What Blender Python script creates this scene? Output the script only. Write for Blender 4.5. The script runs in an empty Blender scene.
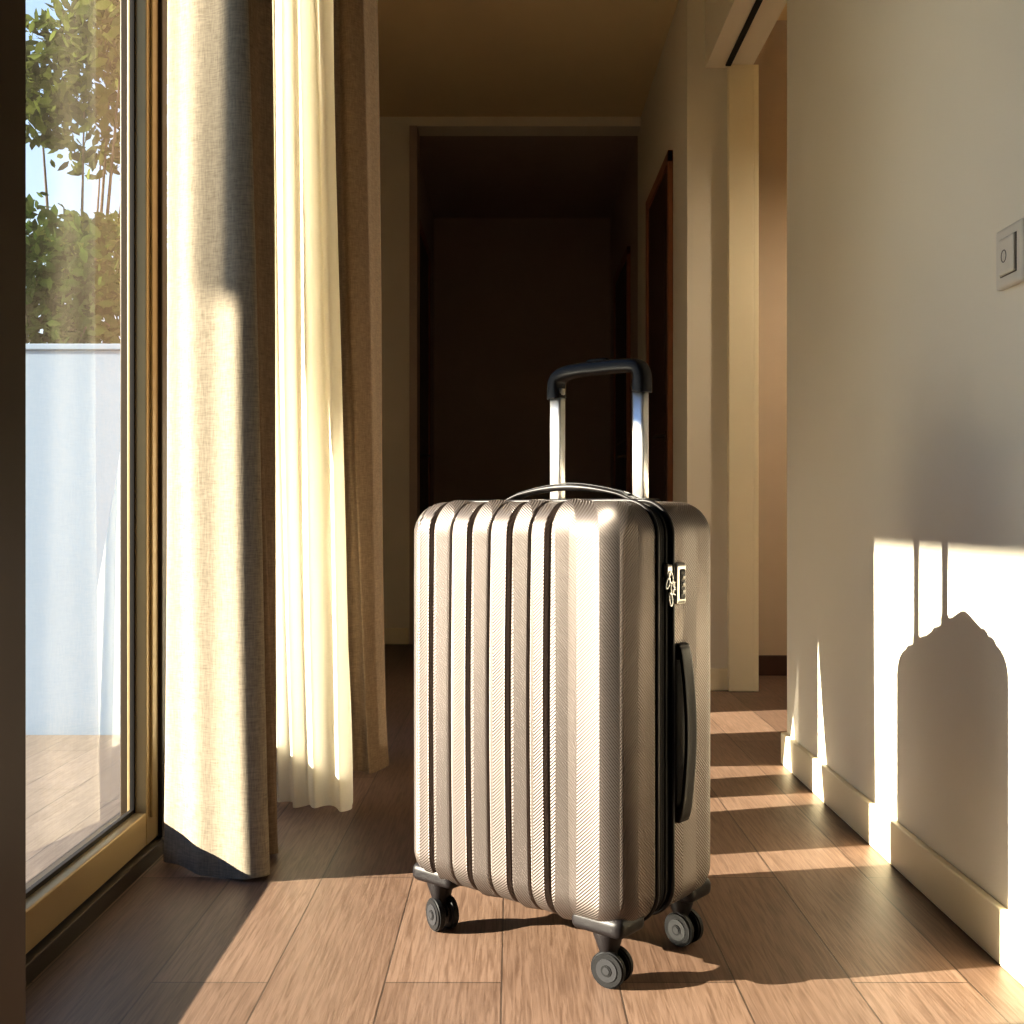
import bpy, bmesh, math, random
import numpy as np
from mathutils import Vector, Matrix
random.seed(7); np.random.seed(7)
scene=bpy.context.scene
col=scene.collection
scene.view_settings.view_transform='Standard'
try:
    scene.view_settings.look='Medium High Contrast'
except Exception as ex:
    print('look unavailable',ex)
scene.view_settings.exposure=0.22

# ---------------------------------------------------------------- materials
def new_mat(name):
    m=bpy.data.materials.new(name); m.use_nodes=True
    nt=m.node_tree; nt.nodes.clear()
    out=nt.nodes.new('ShaderNodeOutputMaterial')
    return m,nt,out
def N(nt,t,**kw):
    n=nt.nodes.new(t)
    for k,v in kw.items(): setattr(n,k,v)
    return n
def pbr(name,color,rough=0.5,metal=0.0,noise=0.0,nscale=8.0,bump=0.0,bscale=200.0,spec=0.5,coat=0.0):
    m,nt,out=new_mat(name)
    b=N(nt,'ShaderNodeBsdfPrincipled'); nt.links.new(b.outputs[0],out.inputs[0])
    b.inputs['Base Color'].default_value=(*color,1); b.inputs['Roughness'].default_value=rough
    b.inputs['Metallic'].default_value=metal; b.inputs['Specular IOR Level'].default_value=spec
    b.inputs['Coat Weight'].default_value=coat
    tc=N(nt,'ShaderNodeTexCoord')
    if noise>0:
        nz=N(nt,'ShaderNodeTexNoise'); nz.inputs['Scale'].default_value=nscale; nz.inputs['Detail'].default_value=4
        nt.links.new(tc.outputs['Object'],nz.inputs['Vector'])
        mx=N(nt,'ShaderNodeMix',data_type='RGBA')
        mx.inputs[6].default_value=(*[c*(1-noise) for c in color],1)
        mx.inputs[7].default_value=(*[min(1,c*(1+noise)) for c in color],1)
        nt.links.new(nz.outputs['Fac'],mx.inputs[0]); nt.links.new(mx.outputs[2],b.inputs['Base Color'])
    if bump>0:
        nb=N(nt,'ShaderNodeTexNoise'); nb.inputs['Scale'].default_value=bscale; nb.inputs['Detail'].default_value=3
        nt.links.new(tc.outputs['Object'],nb.inputs['Vector'])
        bp=N(nt,'ShaderNodeBump'); bp.inputs['Strength'].default_value=bump; bp.inputs['Distance'].default_value=0.002
        nt.links.new(nb.outputs['Fac'],bp.inputs['Height']); nt.links.new(bp.outputs[0],b.inputs['Normal'])
    return m

M_wall=pbr('wall_paint',(0.85,0.785,0.65),0.75,noise=0.03,nscale=3,bump=0.15,bscale=250)
M_back=pbr('darkened_wall_paint',(0.08,0.06,0.05),0.8,noise=0.05)  # room's darkness put into the colour of unseen walls, dims suitcase reflections
M_ceil=pbr('ceiling_paint',(0.86,0.70,0.43),0.85,noise=0.03)
M_trim=pbr('trim_paint',(0.93,0.83,0.60),0.45,noise=0.02)
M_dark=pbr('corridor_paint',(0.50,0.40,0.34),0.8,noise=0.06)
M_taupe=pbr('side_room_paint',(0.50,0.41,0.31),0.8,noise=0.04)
M_door=pbr('walnut_door',(0.07,0.035,0.022),0.5,noise=0.25,nscale=6)
M_doorframe=pbr('stained_door_trim',(0.34,0.14,0.065),0.45,noise=0.15)
M_bronze=pbr('bronze_frame',(0.42,0.315,0.16),0.38,metal=0.4,noise=0.05)
M_bronze_d=pbr('dark_bronze_frame',(0.045,0.033,0.022),0.4,metal=0.3,noise=0.05)
M_gasket=pbr('rubber_gasket',(0.015,0.013,0.012),0.6,spec=0.2)
M_black=pbr('black_plastic',(0.012,0.010,0.011),0.42,bump=0.1,bscale=600,spec=0.3)
M_black_f=pbr('black_zip_tape',(0.008,0.007,0.008),0.8,bump=0.3,bscale=900,spec=0.2)
M_groove=pbr('groove_shade',(0.055,0.04,0.035),0.5,metal=0.3)  # shadow in the shell grooves, painted as a darker colour
M_rubber=pbr('wheel_rubber',(0.009,0.009,0.010),0.5,spec=0.3)
M_hub=pbr('wheel_hub',(0.03,0.03,0.033),0.4,spec=0.3)
M_chrome=pbr('brushed_aluminium',(0.90,0.89,0.87),0.42,metal=0.85)
M_steel=pbr('zip_steel',(0.50,0.48,0.45),0.3,metal=1.0)
M_switch=pbr('switch_plastic',(0.74,0.69,0.59),0.4)
M_switch_d=pbr('switch_gap',(0.12,0.10,0.08),0.6)
M_slot=pbr('track_slot',(0.01,0.009,0.008),0.8)

def floor_mat(name,base1,base2,row=0.17):
    m,nt,out=new_mat(name)
    b=N(nt,'ShaderNodeBsdfPrincipled'); nt.links.new(b.outputs[0],out.inputs[0])
    tc=N(nt,'ShaderNodeTexCoord')
    mp=N(nt,'ShaderNodeMapping'); mp.inputs['Rotation'].default_value=(0,0,math.radians(90)); mp.inputs['Location'].default_value=(0.35,0.015,0)
    nt.links.new(tc.outputs['Object'],mp.inputs['Vector'])
    br=N(nt,'ShaderNodeTexBrick'); br.offset=0.37
    br.inputs['Scale'].default_value=1.0; br.inputs['Brick Width'].default_value=1.25; br.inputs['Row Height'].default_value=row
    br.inputs['Mortar Size'].default_value=0.0015; br.inputs['Mortar Smooth'].default_value=0.2; br.inputs['Bias'].default_value=0
    br.inputs['Color1'].default_value=(*base1,1); br.inputs['Color2'].default_value=(*base2,1); br.inputs['Mortar'].default_value=(*[c*0.32 for c in base1],1)
    nt.links.new(mp.outputs[0],br.inputs['Vector'])
    mp2=N(nt,'ShaderNodeMapping'); mp2.inputs['Scale'].default_value=(40,1.8,1)
    nt.links.new(tc.outputs['Object'],mp2.inputs['Vector'])
    nz=N(nt,'ShaderNodeTexNoise'); nz.inputs['Scale'].default_value=5.0; nz.inputs['Detail'].default_value=8; nz.inputs['Distortion'].default_value=1.0
    nt.links.new(mp2.outputs[0],nz.inputs['Vector'])
    rp=N(nt,'ShaderNodeValToRGB'); rp.color_ramp.elements[0].position=0.32; rp.color_ramp.elements[0].color=(0.62,0.57,0.53,1)
    rp.color_ramp.elements[1].position=0.62; rp.color_ramp.elements[1].color=(1.08,1.07,1.06,1)
    nt.links.new(nz.outputs['Fac'],rp.inputs[0])
    mx=N(nt,'ShaderNodeMix',data_type='RGBA',blend_type='MULTIPLY'); mx.inputs[0].default_value=1
    nt.links.new(br.outputs['Color'],mx.inputs[6]); nt.links.new(rp.outputs[0],mx.inputs[7])
    nt.links.new(mx.outputs[2],b.inputs['Base Color'])
    b.inputs['Roughness'].default_value=0.45
    bp=N(nt,'ShaderNodeBump'); bp.inputs['Strength'].default_value=0.35; bp.inputs['Distance'].default_value=0.001
    nt.links.new(nz.outputs['Fac'],bp.inputs['Height'])
    bp2=N(nt,'ShaderNodeBump',invert=True); bp2.inputs['Strength'].default_value=0.6; bp2.inputs['Distance'].default_value=0.002
    nt.links.new(br.outputs['Fac'],bp2.inputs['Height']); nt.links.new(bp.outputs[0],bp2.inputs['Normal'])
    nt.links.new(bp2.outputs[0],b.inputs['Normal'])
    return m
M_floor=floor_mat('oak_planks',(0.215,0.142,0.103),(0.140,0.089,0.064))
M_deck=floor_mat('deck_planks',(0.145,0.115,0.095),(0.12,0.095,0.075),0.14)

def shell_mat():
    m,nt,out=new_mat('champagne_shell')
    b=N(nt,'ShaderNodeBsdfPrincipled'); nt.links.new(b.outputs[0],out.inputs[0])
    b.inputs['Base Color'].default_value=(0.182,0.155,0.142,1); b.inputs['Metallic'].default_value=0.80
    b.inputs['Roughness'].default_value=0.43
    tc=N(nt,'ShaderNodeTexCoord'); sp=N(nt,'ShaderNodeSeparateXYZ'); nt.links.new(tc.outputs['Object'],sp.inputs[0])
    def mt(op,a,bv=None):
        n=N(nt,'ShaderNodeMath',operation=op)
        if isinstance(a,(int,float)): n.inputs[0].default_value=a
        else: nt.links.new(a,n.inputs[0])
        if bv is not None:
            if isinstance(bv,(int,float)): n.inputs[1].default_value=bv
            else: nt.links.new(bv,n.inputs[1])
        return n.outputs[0]
    s=mt('ADD',sp.outputs[0],sp.outputs[1])
    f=mt('FRACT',mt('MULTIPLY',s,1/0.08))
    tri=mt('MULTIPLY',mt('ABSOLUTE',mt('SUBTRACT',f,0.5)),0.08*0.9)
    ph=mt('MULTIPLY',mt('ADD',sp.outputs[2],tri),2*math.pi/0.0052)
    sn=mt('SINE',ph)
    bp=N(nt,'ShaderNodeBump'); bp.inputs['Strength'].default_value=0.75; bp.inputs['Distance'].default_value=0.0006
    nt.links.new(sn,bp.inputs['Height']); nt.links.new(bp.outputs[0],b.inputs['Normal'])
    return m
M_shell=shell_mat()

def fabric(name,color,trans,transp=0.0,weave=True):
    m,nt,out=new_mat(name)
    tc=N(nt,'ShaderNodeTexCoord')
    outs=[]
    for sc in ((60,60,420),(420,420,45)):
        mp=N(nt,'ShaderNodeMapping'); mp.inputs['Scale'].default_value=sc
        nz=N(nt,'ShaderNodeTexNoise'); nz.inputs['Scale'].default_value=1.0; nz.inputs['Detail'].default_value=2
        nt.links.new(tc.outputs['Object'],mp.inputs[0]); nt.links.new(mp.outputs[0],nz.inputs['Vector']); outs.append(nz.outputs['Fac'])
    av=N(nt,'ShaderNodeMath',operation='ADD'); nt.links.new(outs[0],av.inputs[0]); nt.links.new(outs[1],av.inputs[1])
    hf=N(nt,'ShaderNodeMath',operation='MULTIPLY'); hf.inputs[1].default_value=0.5; nt.links.new(av.outputs[0],hf.inputs[0])
    mx=N(nt,'ShaderNodeMix',data_type='RGBA')
    k=0.7 if weave else 0.06
    mx.inputs[6].default_value=(*[c*(1-k) for c in color],1); mx.inputs[7].default_value=(*[min(1,c*(1+k)) for c in color],1)
    nt.links.new(hf.outputs[0],mx.inputs[0])
    d=N(nt,'ShaderNodeBsdfDiffuse'); t=N(nt,'ShaderNodeBsdfTranslucent')
    nt.links.new(mx.outputs[2],d.inputs[0]); nt.links.new(mx.outputs[2],t.inputs[0])
    bp=N(nt,'ShaderNodeBump'); bp.inputs['Strength'].default_value=0.5; bp.inputs['Distance'].default_value=0.001
    nt.links.new(hf.outputs[0],bp.inputs['Height']); nt.links.new(bp.outputs[0],d.inputs['Normal'])
    ms=N(nt,'ShaderNodeMixShader'); ms.inputs[0].default_value=trans
    nt.links.new(d.outputs[0],ms.inputs[1]); nt.links.new(t.outputs[0],ms.inputs[2])
    last=ms
    if transp>0:
        tp=N(nt,'ShaderNodeBsdfTransparent'); m2=N(nt,'ShaderNodeMixShader'); m2.inputs[0].default_value=transp
        nt.links.new(ms.outputs[0],m2.inputs[1]); nt.links.new(tp.outputs[0],m2.inputs[2]); last=m2
    nt.links.new(last.outputs[0],out.inputs[0])
    return m
M_linen=fabric('linen_fabric',(0.285,0.242,0.185),0.04)
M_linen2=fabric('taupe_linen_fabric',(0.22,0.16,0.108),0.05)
M_sheer=fabric('sheer_fabric',(0.93,0.885,0.765),0.5,0.05,weave=False)

def glass_mat():
    m,nt,out=new_mat('window_glass')
    fr=N(nt,'ShaderNodeFresnel'); fr.inputs[0].default_value=1.5
    mu=N(nt,'ShaderNodeMath',operation='MULTIPLY'); mu.inputs[1].default_value=1.2; mu.use_clamp=True
    nt.links.new(fr.outputs[0],mu.inputs[0])
    tp=N(nt,'ShaderNodeBsdfTransparent'); tp.inputs[0].default_value=(0.88,0.93,0.96,1)
    gl=N(nt,'ShaderNodeBsdfGlossy'); gl.inputs['Roughness'].default_value=0.0
    ms=N(nt,'ShaderNodeMixShader'); nt.links.new(mu.outputs[0],ms.inputs[0])
    nt.links.new(tp.outputs[0],ms.inputs[1]); nt.links.new(gl.outputs[0],ms.inputs[2]); nt.links.new(ms.outputs[0],out.inputs[0])
    return m
M_glass=glass_mat()
def leaf_mat(name,c1,c2):
    m,nt,out=new_mat(name)
    g=N(nt,'ShaderNodeNewGeometry')
    rp=N(nt,'ShaderNodeValToRGB'); rp.color_ramp.elements[0].color=(*c1,1); rp.color_ramp.elements[1].color=(*c2,1)
    nt.links.new(g.outputs['Random Per Island'],rp.inputs[0])
    d=N(nt,'ShaderNodeBsdfDiffuse'); t=N(nt,'ShaderNodeBsdfTranslucent')
    nt.links.new(rp.outputs[0],d.inputs[0]); nt.links.new(rp.outputs[0],t.inputs[0])
    ms=N(nt,'ShaderNodeMixShader'); ms.inputs[0].default_value=0.3
    nt.links.new(d.outputs[0],ms.inputs[1]); nt.links.new(t.outputs[0],ms.inputs[2]); nt.links.new(ms.outputs[0],out.inputs[0])
    return m
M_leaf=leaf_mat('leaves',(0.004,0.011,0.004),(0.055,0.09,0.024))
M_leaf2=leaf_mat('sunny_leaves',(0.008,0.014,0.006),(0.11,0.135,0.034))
M_bark=pbr('bark',(0.06,0.04,0.03),0.9,noise=0.3)
M_fence=pbr('garden_wall_render',(0.165,0.225,0.31),0.8,noise=0.04,nscale=4)
M_ground=pbr('lawn',(0.10,0.14,0.05),0.95,noise=0.3)

# ---------------------------------------------------------------- helpers
def empty(name,loc=(0,0,0),rz=0):
    e=bpy.data.objects.new(name,None); e.location=loc; e.rotation_euler=(0,0,rz); e.empty_display_size=0.1
    col.objects.link(e); return e
def link(name,me,mat,parent=None,smooth=False):
    o=bpy.data.objects.new(name,me); col.objects.link(o)
    if mat and not me.materials: me.materials.append(mat)
    if smooth:
        for p in me.polygons: p.use_smooth=True
    if parent: o.parent=parent
    return o
def boxes(name,lst,mat,parent=None,bevel=0.0):
    bm=bmesh.new()
    for (x0,x1,y0,y1,z0,z1) in lst:
        r=bmesh.ops.create_cube(bm,size=1)
        bmesh.ops.scale(bm,vec=(x1-x0,y1-y0,z1-z0),verts=r['verts'])
        bmesh.ops.translate(bm,vec=((x0+x1)/2,(y0+y1)/2,(z0+z1)/2),verts=r['verts'])
    if bevel>0:
        bmesh.ops.bevel(bm,geom=bm.edges[:],offset=bevel,segments=2,affect='EDGES',profile=0.5)
    me=bpy.data.meshes.new(name); bm.to_mesh(me); bm.free()
    return link(name,me,mat,parent)
def rbox(name,h,r,c,seg,mat,parent=None,disp=None):
    hx,hy,hz=h; verts=[];faces=[]
    def grid(ax,sgn):
        a,b=[i for i in range(3) if i!=ax]
        na,nb=seg[a],seg[b]; base=len(verts)
        for i in range(na+1):
            for j in range(nb+1):
                p=[0,0,0]; p[ax]=sgn*h[ax]; p[a]=-h[a]+2*h[a]*i/na; p[b]=-h[b]+2*h[b]*j/nb
                verts.append(p)
        flip=(sgn>0)!=(ax==1)
        for i in range(na):
            for j in range(nb):
                q=[base+i*(nb+1)+j,base+(i+1)*(nb+1)+j,base+(i+1)*(nb+1)+j+1,base+i*(nb+1)+j+1]
                faces.append(q if flip else q[::-1])
    for ax in range(3):
        grid(ax,1);grid(ax,-1)
    P=np.array(verts,dtype=float); H=np.array(h)
    Q=np.clip(P,-(H-r),(H-r)); D=P-Q; L=np.linalg.norm(D,axis=1,keepdims=True); D=D/L
    R=Q+D*r
    if disp is not None: R=disp(R,D)
    R=R+np.array(c)
    bm=bmesh.new(); vs=[bm.verts.new(v) for v in R]
    for f in faces: bm.faces.new([vs[i] for i in f])
    bmesh.ops.remove_doubles(bm,verts=bm.verts[:],dist=1e-5)
    me=bpy.data.meshes.new(name); bm.to_mesh(me); bm.free()
    return link(name,me,mat,parent,True)
def sweep(name,path,sec,mat,parent=None,n=24,pw=2.6,y=0.0,closed=False):
    bm=bmesh.new(); rings=[]; m=len(path)
    for i,(px,pz) in enumerate(path):
        a=path[(i-1)%m] if (closed or i>0) else path[i]
        b=path[(i+1)%m] if (closed or i<m-1) else path[i]
        t=Vector((b[0]-a[0],b[1]-a[1])).normalized(); nx,nz=-t.y,t.x
        ha,hb=sec[i] if isinstance(sec,list) else sec
        ring=[]
        for k in range(n):
            th=2*math.pi*k/n; c,s=math.cos(th),math.sin(th)
            u=math.copysign(abs(c)**(2/pw),c)*ha; v=math.copysign(abs(s)**(2/pw),s)*hb
            ring.append(bm.verts.new((px+nx*u,y+v,pz+nz*u)))
        rings.append(ring)
    rng=range(m) if closed else range(m-1)
    for i in rng:
        A,B=rings[i],rings[(i+1)%m]
        for k in range(n):
            bm.faces.new((A[k],A[(k+1)%n],B[(k+1)%n],B[k]))
    if not closed:
        bm.faces.new(rings[0]); bm.faces.new(rings[-1][::-1])
    bmesh.ops.recalc_face_normals(bm,faces=bm.faces[:])
    me=bpy.data.meshes.new(name); bm.to_mesh(me); bm.free()
    return link(name,me,mat,parent,True)
def spline(pts,per=8):
    P=[Vector(p) for p in pts]; out=[]
    for i in range(len(P)-1):
        p0=P[max(i-1,0)];p1=P[i];p2=P[i+1];p3=P[min(i+2,len(P)-1)]
        for k in range(per):
            t=k/per
            out.append(0.5*((2*p1)+(-p0+p2)*t+(2*p0-5*p1+4*p2-p3)*t*t+(-p0+3*p1-3*p2+p3)*t**3))
    out.append(P[-1]); return out
def cyl(bm,r,d,mat4,seg=32):
    res=bmesh.ops.create_cone(bm,cap_ends=True,segments=seg,radius1=r,radius2=r,depth=d,matrix=mat4)
    return res['verts']

# ---------------------------------------------------------------- room shell
CEIL=2.78
boxes('floor',[(-0.78,3.2,-2.2,7.8,-0.06,0.0)],M_floor)
boxes('ceiling',[(-0.90,3.2,-2.2,5.95,CEIL,CEIL+0.1)],M_ceil)
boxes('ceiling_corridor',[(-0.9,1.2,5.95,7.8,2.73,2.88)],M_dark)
boxes('wall_right',[(0.75,0.93,-2.2,3.0,0,CEIL),(0.75,0.93,3.0,4.27,2.415,CEIL)],M_wall)
boxes('wall_hall',[(0.68,0.93,4.27,4.62,0,CEIL),(0.68,0.86,4.62,5.8,0,CEIL)],M_wall)
boxes('wall_back',[(-0.9,3.2,-2.35,-2.2,0,CEIL)],M_back)
boxes('wall_far',[(-0.9,-0.54,5.8,5.95,0,CEIL),(-0.54,0.68,5.8,5.95,2.73,CEIL),(0.68,1.2,5.8,5.95,0,CEIL)],M_wall)
boxes('wall_left',[(-0.88,-0.70,3.62,5.8,0,CEIL),(-0.88,-0.70,1.055,3.62,2.40,CEIL)],M_wall)
boxes('wall_left_unseen',[(-0.88,-0.70,-2.2,1.054,0,CEIL)],M_back)  # unseen dark wall put in instead of glazing, darkens the corner reflection
boxes('wall_side_room',[(0.93,3.2,4.67,4.8,0,CEIL),(3.2,3.35,-2.2,4.8,0,CEIL)],M_taupe)
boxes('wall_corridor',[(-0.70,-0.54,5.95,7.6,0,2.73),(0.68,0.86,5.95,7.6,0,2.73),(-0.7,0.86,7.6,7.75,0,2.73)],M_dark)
boxes('trim_1',[(0.835,0.93,4.235,4.27,0,2.415),(0.93,0.95,4.235,4.4,0,2.415)],M_trim,bevel=0.002)
boxes('trim_2',[(0.822,0.842,3.0,4.235,2.408,2.4149)],M_slot)
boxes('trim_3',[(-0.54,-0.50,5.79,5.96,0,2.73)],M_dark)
BB=0.085
boxes('baseboard_right',[(0.736,0.75,-2.2,3.0,0,BB),(0.736,0.93,3.0,3.014,0,BB)],M_trim,bevel=0.003)
boxes('baseboard_side_room',[(0.95,3.2,4.655,4.67,0,BB)],M_door,bevel=0.003)
boxes('baseboard_hall',[(0.668,0.68,4.27,4.58,0,BB),(0.668,0.835,4.256,4.27,0,BB)],M_trim,bevel=0.003)
boxes('baseboard_far',[(-0.70,-0.545,5.785,5.8,0,BB)],M_trim,bevel=0.003)

def door(name,xf,sgn,y0,y1,h):
    e=empty(name,(xf,(y0+y1)/2,0)); w=(y1-y0)/2
    def X(a,b): 
        a,b=sgn*a,sgn*b
        return (min(a,b),max(a,b))
    a,b=X(0.001,0.012); boxes('leaf',[(a,b,-w+0.045,w-0.045,0.01,h-0.045)],M_door,e,0.002)
    a,b=X(0.001,0.022); boxes('casing',[(a,b,-w,-w+0.035,0.001,h),(a,b,w-0.05,w,0.001,h),(a,b,-w,w,h-0.05,h)],M_doorframe,e,0.002)
    a,b=X(0.012,0.018)
    for z in ((0.25,1.0),(1.12,h-0.25)):
        boxes('panel',[(a,b,-w+0.13,w-0.13,z[0],z[1])],M_door,e,0.004)
    bm=bmesh.new()
    cyl(bm,0.022,0.01,Matrix.Translation((sgn*0.017,-w+0.1,1.02))@Matrix.Rotation(math.pi/2,4,'Y'))
    cyl(bm,0.008,0.05,Matrix.Translation((sgn*0.035,-w+0.1,1.02))@Matrix.Rotation(math.pi/2,4,'Y'),16)
    cyl(bm,0.008,0.11,Matrix.Translation((sgn*0.058,-w+0.145,1.02))@Matrix.Rotation(math.pi/2,4,'X'),16)
    me=bpy.data.meshes.new('lever'); bm.to_mesh(me); bm.free(); link('lever',me,M_bronze_d,e,False)
    return e
door('door_1',0.68,-1,4.64,5.42,2.22)
door('door_2',0.68,-1,6.3,7.15,2.22)
door('door_3',-0.54,1,6.15,7.0,2.35)

W=empty('added_dark_cabinet',(0.59,-0.25,0))  # unseen cabinet, added to give the suitcase corner a dark reflection
boxes('carcass',[(-0.14,0.145,-1.0,1.0,0.06,2.3),(-0.11,0.14,-0.97,0.97,0.0,0.06)],M_door,W,0.003)
boxes('doors',[(-0.16,-0.141,-0.995+0.5*k,-0.995+0.5*k+0.49,0.08,2.28) for k in range(4)],M_door,W,0.003)
boxes('pulls',[(-0.18,-0.16,-0.52+1.0*k+o,-0.505+1.0*k+o,0.95,1.15) for k in range(2) for o in (-0.02,0.04)],M_bronze_d,W,0.002)

# ---------------------------------------------------------------- window wall
def window_panel(name,y0,y1,z0,z1,face,gx,stile,rail_bot,mat,outer=-0.79,near=None):
    e=empty(name,(gx,(y0+y1)/2,0)); c=(y0+y1)/2
    a=y0-c;b=y1-c; f=face-gx; o=outer-gx
    boxes('stile_1',[(o,f,a,a+stile,z0,z1)],near or mat,e,0.003)
    boxes('stile_2',[(o,f,b-stile,b,z0,z1),(f,f+0.005,b-stile+0.02,b-stile+0.026,z0+0.05,z1)],mat,e,0.002)
    boxes('rails',[(o,f,a+stile,b-stile,z0,rail_bot),(o,f,a+stile,b-stile,z1-0.09,z1)],mat,e,0.003)
    g=0.008
    boxes('gasket',[(-0.004,0.004,a+stile,a+stile+g,rail_bot,z1-0.09),(-0.004,0.004,b-stile-g,b-stile,rail_bot,z1-0.09),
                    (-0.004,0.004,a+stile,b-stile,rail_bot,rail_bot+g)],M_gasket,e)
    me=bpy.data.meshes.new('glass')
    me.from_pydata([(0,a+stile,rail_bot),(0,b-stile,rail_bot),(0,b-stile,z1-0.09),(0,a+stile,z1-0.09)],[],[(0,1,2,3)])
    link('glass',me,M_glass,e)
    return e
window_panel('window_1',1.14,2.215,0.035,2.36,-0.712,-0.738,0.072,0.100,M_bronze,near=M_bronze_d,outer=-0.75)
window_panel('window_2',2.251,3.10,0.035,2.36,-0.735,-0.76,0.012,0.21,M_bronze_d)  # bottom rail raised unseen behind the curtains to block low sun, next panel too
window_panel('window_3',3.101,3.60,0.035,2.36,-0.735,-0.76,0.06,0.21,M_bronze_d)
boxes('trim_window_track',[(-0.86,-0.79,1.055,3.62,-0.05,0.03),(-0.79,-0.70,1.055,3.62,-0.01,0.030),
      (-0.79,-0.705,2.217,2.250,0.03,2.36)],M_bronze_d,bevel=0.002)
boxes('trim_window_post',[(-0.79,-0.497,1.055,1.128,0.031,2.36)],M_bronze_d,bevel=0.004)
boxes('trim_window_head',[(-0.80,-0.70,1.055,3.62,2.362,2.40),(-0.80,-0.70,3.602,3.62,0.03,2.36)],M_bronze_d)

# ---------------------------------------------------------------- curtains
def curtain(name,bot,top,z0,z1,mat,seed,amp=0.004,freq=38,fast=()):
    rnd=random.Random(seed)
    nz=80; verts=[];faces=[]; ph=[rnd.uniform(0,6.28) for _ in range(4)]; n=0
    for j in range(nz+1):
        w=j/nz; z=z0+(z1-z0)*w
        ctrl=[]
        for k in range(len(bot)):
            e=min(1,w/0.42) if k in fast else w**0.8
            e=e*e*(3-2*e) if k in fast else e
            ctrl.append((bot[k][0]*(1-e)+top[k][0]*e,bot[k][1]*(1-e)+top[k][1]*e,0))
        Rw=spline(ctrl,10); n=len(Rw)
        for i,p in enumerate(Rw):
            s=i/n
            dx=amp*math.sin(s*freq+ph[0]+1.3*z)+0.005*math.sin(2.1*z+s*9+ph[1])*(1-w*0.5)
            dy=amp*math.sin(s*freq*0.7+ph[2]-0.9*z)+0.005*math.sin(1.7*z+s*7+ph[3])
            zz=z+(0.004*(1+math.sin(s*14+ph[1])) if j==0 else 0)
            verts.append((p.x+dx,p.y+dy,zz))
    for j in range(nz):
        for i in range(n-1):
            a=j*n+i; faces.append((a,a+1,a+n+1,a+n))
    me=bpy.data.meshes.new(name); me.from_pydata(verts,[],faces)
    return link(name,me,mat,None,True)
curtain('linen_curtain',
 [(-.655,2.17),(-.676,2.13),(-.64,2.105),(-.60,2.08),(-.55,2.065),(-.49,2.035),(-.450,2.05),(-.464,2.09),(-.51,2.12),(-.56,2.13)],
 [(-.655,2.17),(-.66,2.14),(-.635,2.12),(-.605,2.10),(-.57,2.085),(-.54,2.06),(-.526,2.065),(-.532,2.09),(-.56,2.12),(-.60,2.13)],
 0.001,2.74,M_linen,1,amp=0.002,freq=26)
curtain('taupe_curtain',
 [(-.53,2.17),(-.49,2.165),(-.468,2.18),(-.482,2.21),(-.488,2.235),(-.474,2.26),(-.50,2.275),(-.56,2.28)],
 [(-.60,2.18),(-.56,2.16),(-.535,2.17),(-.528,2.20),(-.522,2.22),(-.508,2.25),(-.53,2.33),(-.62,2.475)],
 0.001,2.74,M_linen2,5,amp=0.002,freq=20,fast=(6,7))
curtain('sheer_curtain',
 [(-.60,2.62),(-.57,2.61),(-.55,2.55),(-.52,2.57),(-.50,2.53),(-.465,2.55),(-.445,2.505),(-.41,2.53),(-.385,2.49),(-.372,2.53),(-.38,2.58),(-.41,2.62)],
 [(-.60,2.64),(-.595,2.62),(-.58,2.57),(-.565,2.57),(-.545,2.525),(-.52,2.54),(-.50,2.495),(-.47,2.52),(-.44,2.48),(-.42,2.53),(-.435,2.62),(-.50,2.80)],
 0.006,2.74,M_sheer,2,amp=0.002,freq=50,fast=(0,1,10,11))
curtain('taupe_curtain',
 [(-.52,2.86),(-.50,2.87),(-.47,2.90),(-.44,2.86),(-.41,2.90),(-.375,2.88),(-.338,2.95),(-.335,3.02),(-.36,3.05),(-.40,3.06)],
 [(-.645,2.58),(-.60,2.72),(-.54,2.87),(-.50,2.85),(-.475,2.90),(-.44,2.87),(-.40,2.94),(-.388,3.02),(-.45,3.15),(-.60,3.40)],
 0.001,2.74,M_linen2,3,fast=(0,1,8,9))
boxes('curtain_rail',[(-0.66,-0.60,1.2,3.5,2.75,2.78),(-0.50,-0.44,1.2,3.5,2.75,2.78)],M_trim)

# ---------------------------------------------------------------- suitcase
S=empty('suitcase',(0.0755,1.781,0),math.radians(-40))
HX,HY,HZ=0.220,0.140,0.311; ZC=0.390; R=0.052
gro=[-0.1475,-0.065,0.0165,0.0896]
def gfun(x):
    d=np.zeros_like(x)
    for i,g in enumerate(gro):
        t=x-g
        L=0.036
        m=(t>=0)&(t<L)
        d+=np.where(m,0.0042*(1-t/L)+0.0004,0)
        m=(t<0)&(t>-0.004); d+=np.where(m,0.0004,0)
        d-=0.0115*np.clip((0.0078-np.abs(t))/0.0030,0,1)
    for g in [-0.106,-0.0245,0.0550,-0.18]:
        d-=0.0036*np.clip((0.0032-np.abs(x-g))/0.0018,0,1)
    return d
def sdisp(Rr,D):
    x=Rr[:,0];y=Rr[:,1];z=Rr[:,2]
    f=1-np.clip(np.abs(D[:,0])*1.2,0,1)
    fade=np.clip((np.abs(y+0.03)-0.028)/0.02,0,1)
    k=gfun(x)*f*fade
    out=Rr+D*k[:,None]
    bul=0.006*np.cos(np.clip(x/HX,-1,1)*math.pi/2)*np.cos(np.clip(z/HZ,-1,1)*math.pi/2)*np.sign(D[:,1])*np.abs(D[:,1])
    out[:,1]+=bul
    m=(y>-0.050)&(y<-0.012)
    out[m]-=D[m]*0.003
    return out
shell=rbox('shell',(HX,HY,HZ),R,(0,0,ZC),(400,104,110),M_shell,S,sdisp)
shell.data.materials.append(M_black_f); shell.data.materials.append(M_groove)
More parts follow.
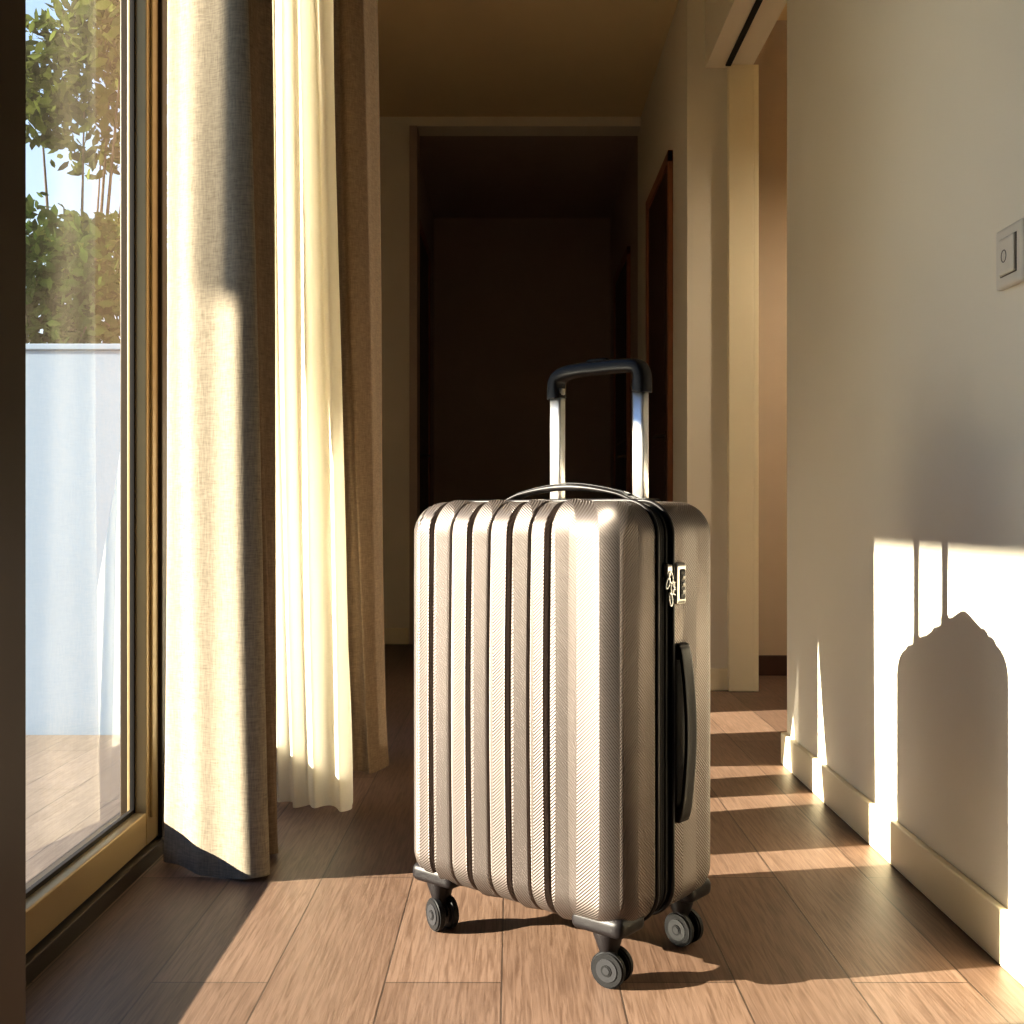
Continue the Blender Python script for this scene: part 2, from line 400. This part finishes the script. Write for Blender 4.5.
for p in shell.data.polygons:
    c=p.center
    if -0.0505<c.y<-0.0115: p.material_index=1
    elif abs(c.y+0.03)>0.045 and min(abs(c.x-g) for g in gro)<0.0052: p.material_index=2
def rr_path(hx,hz,r,zc,n=14):
    pts=[]
    for (sx,sz,a0) in ((1,1,0),(-1,1,90),(-1,-1,180),(1,-1,270)):
        for k in range(n+1):
            a=math.radians(a0+90*k/n)
            pts.append((sx*(hx-r)+r*math.cos(a),zc+sz*(hz-r)+r*math.sin(a)))
    return pts
for nm,y,ha,hb,off,mt in (('piping_front',-0.052,0.0035,0.004,0.0005,M_black),('piping_back',-0.010,0.0035,0.004,0.0005,M_black),
                       ('zip_teeth',-0.024,0.0018,0.0025,-0.0025,M_gasket),('zip_expander',-0.040,0.0018,0.0025,-0.0025,M_gasket)):
    sweep(nm,rr_path(HX+off,HZ+off,R+off,ZC),(ha,hb),mt,S,n=10,pw=2,y=y,closed=True)

YH=0.109; SP=0.086
for i,sx in enumerate((-SP,SP)):
    sweep('pole_%d'%(i+1),[(sx,0.66),(sx,0.90)],(0.0120,0.010),M_chrome,S,n=24,pw=4,y=YH)
    sweep('pole_collar_%d'%(i+1),[(sx,0.692),(sx,0.706)],(0.0155,0.014),M_black,S,n=24,pw=4,y=YH)
pts=[(-0.088,0.882),(-0.089,0.896),(-0.088,0.910),(-0.081,0.920),(-0.062,0.9265),(-0.03,0.929),(0,0.929),(0.03,0.929),(0.065,0.928),(0.082,0.924),(0.089,0.912),(0.089,0.896),(0.088,0.882)]
sp=[(p.x,p.y) for p in spline([(a,b,0) for a,b in pts],6)]
sec=[]
for (x,z) in sp:
    k=min(1,max(0,(0.918-z)/0.03)); sec.append((0.0115+0.0030*k,0.0165-0.001*k))
sweep('grip',sp,sec,M_black,S,n=32,pw=3.4,y=YH)
rbox('release_button',(0.020,0.007,0.003),0.0025,(0,YH,0.9415),(10,6,4),M_rubber,S)

ph=[(-0.142,0.700),(-0.128,0.704),(-0.10,0.714),(-0.05,0.7225),(0,0.7255),(0.05,0.7225),(0.10,0.714),(0.128,0.704),(0.142,0.700)]
sp=[(p.x,p.y) for p in spline([(a,b,0) for a,b in ph],6)]
sweep('carry_handle',sp,[(0.0035+0.0025*max(0,1-abs(x)/0.09),0.015) for x,z in sp],M_black,S,n=20,pw=3,y=0.03)
sweep('carry_handle_inlay',[(x,z+0.0044+0.0022*max(0,1-abs(x)/0.09)) for x,z in sp[8:-8]],(0.0010,0.006),M_hub,S,n=12,pw=3,y=0.03)
for i,x in enumerate((-0.142,0.142)):
    rbox('carry_mount_%d'%(i+1),(0.022,0.019,0.006),0.004,(x,0.03,0.700),(12,10,6),M_black,S)
xs=HX
ph=[(xs-0.002,0.225),(xs+0.008,0.229),(xs+0.014,0.262),(xs+0.0185,0.31),(xs+0.020,0.355),(xs+0.0185,0.40),(xs+0.014,0.448),(xs+0.008,0.481),(xs-0.002,0.485)]
sp=[(p.x,p.y) for p in spline([(a,b,0) for a,b in ph],6)]
sweep('side_handle',sp,(0.0035,0.0145),M_black,S,n=20,pw=4,y=0.010)
rbox('side_handle_base',(0.003,0.018,0.134),0.0028,(xs+0.001,0.010,0.355),(6,12,60),M_black,S)
for i,z in enumerate((0.234,0.476)):
    rbox('side_mount_%d'%(i+1),(0.008,0.0155,0.012),0.004,(xs+0.002,0.010,z),(8,10,10),M_black,S)
LY=0.004
rbox('lock_body',(0.005,0.014,0.031),0.004,(xs+0.003,LY,0.578),(6,12,20),M_steel,S)
rbox('lock_face',(0.0032,0.008,0.023),0.003,(xs+0.0065,LY+0.002,0.577),(6,10,16),M_black,S)
bm=bmesh.new()
for k in range(3):
    cyl(bm,0.005,0.007,Matrix.Translation((xs+0.0065,LY+0.002,0.566+k*0.011))@Matrix.Rotation(math.pi/2,4,'X'),20)
me=bpy.data.meshes.new('lock_dials'); bm.to_mesh(me); bm.free(); link('lock_dials',me,M_steel,S)
def torus(bm,c,R0,r0,ry,rz,tilt):
    vs=[]
    for i in range(20):
        a=2*math.pi*i/20
        for j in range(8):
            b=2*math.pi*j/8
            p=Vector((r0*math.sin(b),(ry+r0*math.cos(b))*math.cos(a),(rz+r0*math.cos(b))*math.sin(a)))
            p=Matrix.Rotation(tilt,3,'X')@p
            vs.append(bm.verts.new(p+Vector(c)))
    for i in range(20):
        for j in range(8):
            bm.faces.new((vs[i*8+j],vs[((i+1)%20)*8+j],vs[((i+1)%20)*8+(j+1)%8],vs[i*8+(j+1)%8]))
bm=bmesh.new()
for (y,z,ry,rz,t) in ((-0.022,0.588,0.005,0.009,0.3),(-0.018,0.572,0.004,0.010,-0.2),(-0.022,0.556,0.004,0.010,0.15),(-0.030,0.580,0.004,0.009,-0.5),(-0.008,0.577,0.008,0.004,0.2),(-0.010,0.566,0.008,0.004,-0.2)):
    torus(bm,(xs+0.005,y,z),0,0.0014,ry,rz,t)
me=bpy.data.meshes.new('zip_pullers'); bm.to_mesh(me); bm.free(); link('zip_pullers',me,M_chrome,S,True)
rbox('zip_slider',(0.004,0.008,0.010),0.003,(xs+0.001,-0.023,0.598),(6,8,8),M_steel,S)
rw=0.0265
for i,(sx,sy,ang) in enumerate(((-1,-1,-0.35),(1,-1,0.15),(1,1,-0.1),(-1,1,0.5))):
    cx,cy=sx*0.168,sy*0.1
    rbox('corner_guard_%d'%(i+1),(0.046,0.034,0.015),0.012,(sx*0.164,sy*0.096,0.092),(16,16,10),M_black,S)
    sweep('caster_fork_%d'%(i+1),[(cx,0.088),(cx,0.076),(cx+0.001,0.062),(cx+0.002,0.046),(cx+0.003,0.034)],
          [(0.024,0.024),(0.022,0.022),(0.017,0.019),(0.011,0.015),(0.006,0.009)],M_black,S,n=24,pw=2.4,y=cy)
    bm=bmesh.new(); bh=bmesh.new()
    for s in (-1,1):
        M=Matrix.Translation((cx+0.006*math.cos(ang),cy+0.006*math.sin(ang),rw))@Matrix.Rotation(ang,4,'Z')@Matrix.Translation((0,s*0.0125,0))@Matrix.Rotation(math.pi/2,4,'X')
        v=cyl(bm,rw,0.012,M,48)
        cyl(bh,rw*0.62,0.0145,M,36)
        cyl(bm,rw*0.40,0.0165,M,30)
        cyl(bh,rw*0.2,0.018,M,20)
    bmesh.ops.bevel(bm,geom=[e for e in bm.edges if len(e.link_faces)==2 and e.calc_face_angle(0)>1.0],offset=0.0025,segments=3,affect='EDGES')
    me=bpy.data.meshes.new('w'); bm.to_mesh(me); bm.free(); link('wheel_%d'%(i+1),me,M_rubber,S)
    me=bpy.data.meshes.new('h'); bh.to_mesh(me); bh.free(); link('wheel_hub_%d'%(i+1),me,M_hub,S)

# ---------------------------------------------------------------- light switch
L=empty('light_switch',(0.75,1.634,1.066))
rbox('plate',(0.006,0.045,0.045),0.004,(-0.0065,0,0),(6,20,20),M_switch,L)
rbox('rocker_gap',(0.0008,0.0265,0.029),0.0006,(-0.0127,0,0),(4,10,10),M_switch_d,L)
rbox('rocker',(0.003,0.025,0.0275),0.002,(-0.0140,0,0),(4,14,14),M_switch,L)
bm=bmesh.new()
torus(bm,(-0.0170,0.006,0.0),0,0.0007,0.008,0.009,0)
me=bpy.data.meshes.new('symbol'); bm.to_mesh(me); bm.free(); link('symbol',me,M_switch_d,L,True)

# ---------------------------------------------------------------- outdoors
boxes('patio_deck',[(-5.0,-0.87,-4,3.55,-0.10,-0.03)],M_deck)
boxes('ground',[(-30,-0.9,-30,30,-0.3,-0.1)],M_ground)
boxes('garden_wall',[(-5.0,-0.92,3.60,3.72,-0.10,1.22),(-5.0,-0.92,3.592,3.728,1.22,1.24)],M_fence,bevel=0.003)
def leaves(name,blobs,n,size,mat,parent=None):
    verts=[];faces=[]
    rs=np.random.RandomState(len(name)+n)
    for k in range(n):
        c,r=blobs[rs.randint(len(blobs))]
        d=rs.normal(size=3); d/=np.linalg.norm(d); rad=rs.uniform(0.25,1)**0.5
        p=np.array(c)+d*np.array(r)*rad
        t=rs.normal(size=3); t/=np.linalg.norm(t); u=np.cross(t,rs.normal(size=3)); u/=np.linalg.norm(u)
        nn=np.cross(t,u)
        s=size*rs.uniform(0.6,1.3); b=len(verts)
        for a,w,q in ((-1,0,0),(-0.35,0.42,0.08),(0.35,0.36,0.08),(1,0,0),(0.35,-0.36,0.08),(-0.35,-0.42,0.08)):
            verts.append(tuple(p+t*a*s+u*w*s+nn*q*s))
        faces.append(tuple(range(b,b+6)))
    me=bpy.data.meshes.new(name); me.from_pydata(verts,[],faces)
    return link(name,me,mat,parent)
def tree(name,base,blobs,n,size,mat,trunk_r=0.05,trunk=True):
    e=empty(name,(0,0,0))
    if trunk:
        cv=bpy.data.curves.new('trunk','CURVE'); cv.dimensions='3D'; cv.bevel_depth=trunk_r; cv.bevel_resolution=3
        for c,r in blobs:
            s=cv.splines.new('POLY'); P=[Vector(base),Vector(base).lerp(Vector(c),0.45)+Vector((0.05,0.03,0.2)),Vector(c)]
            s.points.add(2)
            for i,p in enumerate(P): s.points[i].co=(*p,1); s.points[i].radius=[1,0.5,0.12][i]
        o=bpy.data.objects.new('trunk',cv); cv.materials.append(M_bark); col.objects.link(o); o.parent=e
    leaves('foliage',blobs,n,size,mat,e)
    return e
random.seed(3)
bl=[]
for k in range(18):
    bl.append(((-1.2-0.16*k+random.uniform(-.1,.1),4.6+random.uniform(-.2,.3),random.uniform(1.1,1.75)),(0.32,0.35,0.40)))
for k in range(5):
    bl.append(((-1.5-0.6*k,4.7,0.3),(0.3,0.3,0.40)))
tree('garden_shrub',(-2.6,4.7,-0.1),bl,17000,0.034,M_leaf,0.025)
bl=[]
for k in range(18):
    bl.append(((-2.3+random.uniform(-.9,.9),5.8+random.uniform(-.3,.6),random.uniform(1.9,3.4)),(0.38,0.4,0.25)))
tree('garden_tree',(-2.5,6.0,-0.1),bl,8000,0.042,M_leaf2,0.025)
bl=[]
for k in range(12):
    for z in (4.52,5.0,5.70):
        bl.append(((-8.0,-4.78+0.45*k,z),(0.4,0.38,0.52)))
e=tree('added_sun_blocker',(-8.0,-3.2,-0.1),bl,9000,0.08,M_leaf,0.06,trunk=False)  # unseen crown added to cut sunlight off the upper right wall
boxes('blocker_core',[(-8.25,-7.75,-4.9,0.700,3.975,6.3)],M_ground,e)
boxes('trunk',[(-8.06,-7.94,-3.3,-3.18,-0.1,4.2)],M_bark,e)  # stands under the added sun blocker, out of view

# ---------------------------------------------------------------- lights
sd=bpy.data.lights.new('sun','SUN'); sd.energy=25; sd.angle=math.radians(0.4); sd.color=(1.0,0.87,0.68)
so=bpy.data.objects.new('sun',sd); col.objects.link(so)
d=Vector((1.0,0.18,-0.375)).normalized()
so.rotation_euler=d.to_track_quat('-Z','Y').to_euler(); so.location=(-6,0,5)
P=empty('side_room_fill',(2.0,3.6,2.2))  # unseen lamp added to brighten the side room
M_shade=pbr('fill_lamp_shade',(0.8,0.75,0.65),0.6)
bm=bmesh.new(); bmesh.ops.create_cone(bm,cap_ends=False,segments=40,radius1=0.18,radius2=0.10,depth=0.18,matrix=Matrix.Translation((0,0,0.04)))
cyl(bm,0.004,0.46,Matrix.Translation((0,0,0.35)),10); cyl(bm,0.035,0.02,Matrix.Translation((0,0,0.57)),20)
me=bpy.data.meshes.new('shade'); bm.to_mesh(me); bm.free(); link('shade',me,M_shade,P)
pd=bpy.data.lights.new('fill_light','POINT'); pd.energy=34; pd.color=(1,0.87,0.70); pd.shadow_soft_size=0.05
po=bpy.data.objects.new('fill_light',pd); col.objects.link(po); po.parent=P; po.location=(0,0,0)

w=bpy.data.worlds.new('world'); scene.world=w; w.use_nodes=True; nt=w.node_tree; nt.nodes.clear()
o=N(nt,'ShaderNodeOutputWorld'); b=N(nt,'ShaderNodeBackground'); nt.links.new(b.outputs[0],o.inputs[0])
tc=N(nt,'ShaderNodeTexCoord'); sp=N(nt,'ShaderNodeSeparateXYZ'); nt.links.new(tc.outputs['Generated'],sp.inputs[0])
rp=N(nt,'ShaderNodeValToRGB'); rp.color_ramp.elements[0].position=0.0; rp.color_ramp.elements[0].color=(0.85,0.92,1.0,1)
rp.color_ramp.elements[1].position=0.6; rp.color_ramp.elements[1].color=(0.22,0.45,0.90,1)
nt.links.new(sp.outputs[2],rp.inputs[0]); nt.links.new(rp.outputs[0],b.inputs[0]); b.inputs[1].default_value=1.2

# ---------------------------------------------------------------- camera
cd=bpy.data.cameras.new('camera'); cd.sensor_width=36; cd.lens=36*1100/1024; cd.shift_y=3/1024; cd.clip_start=0.02
co=bpy.data.objects.new('camera',cd); col.objects.link(co); co.location=(0,0,0.68); co.rotation_euler=(math.radians(90),0,0)
scene.camera=co
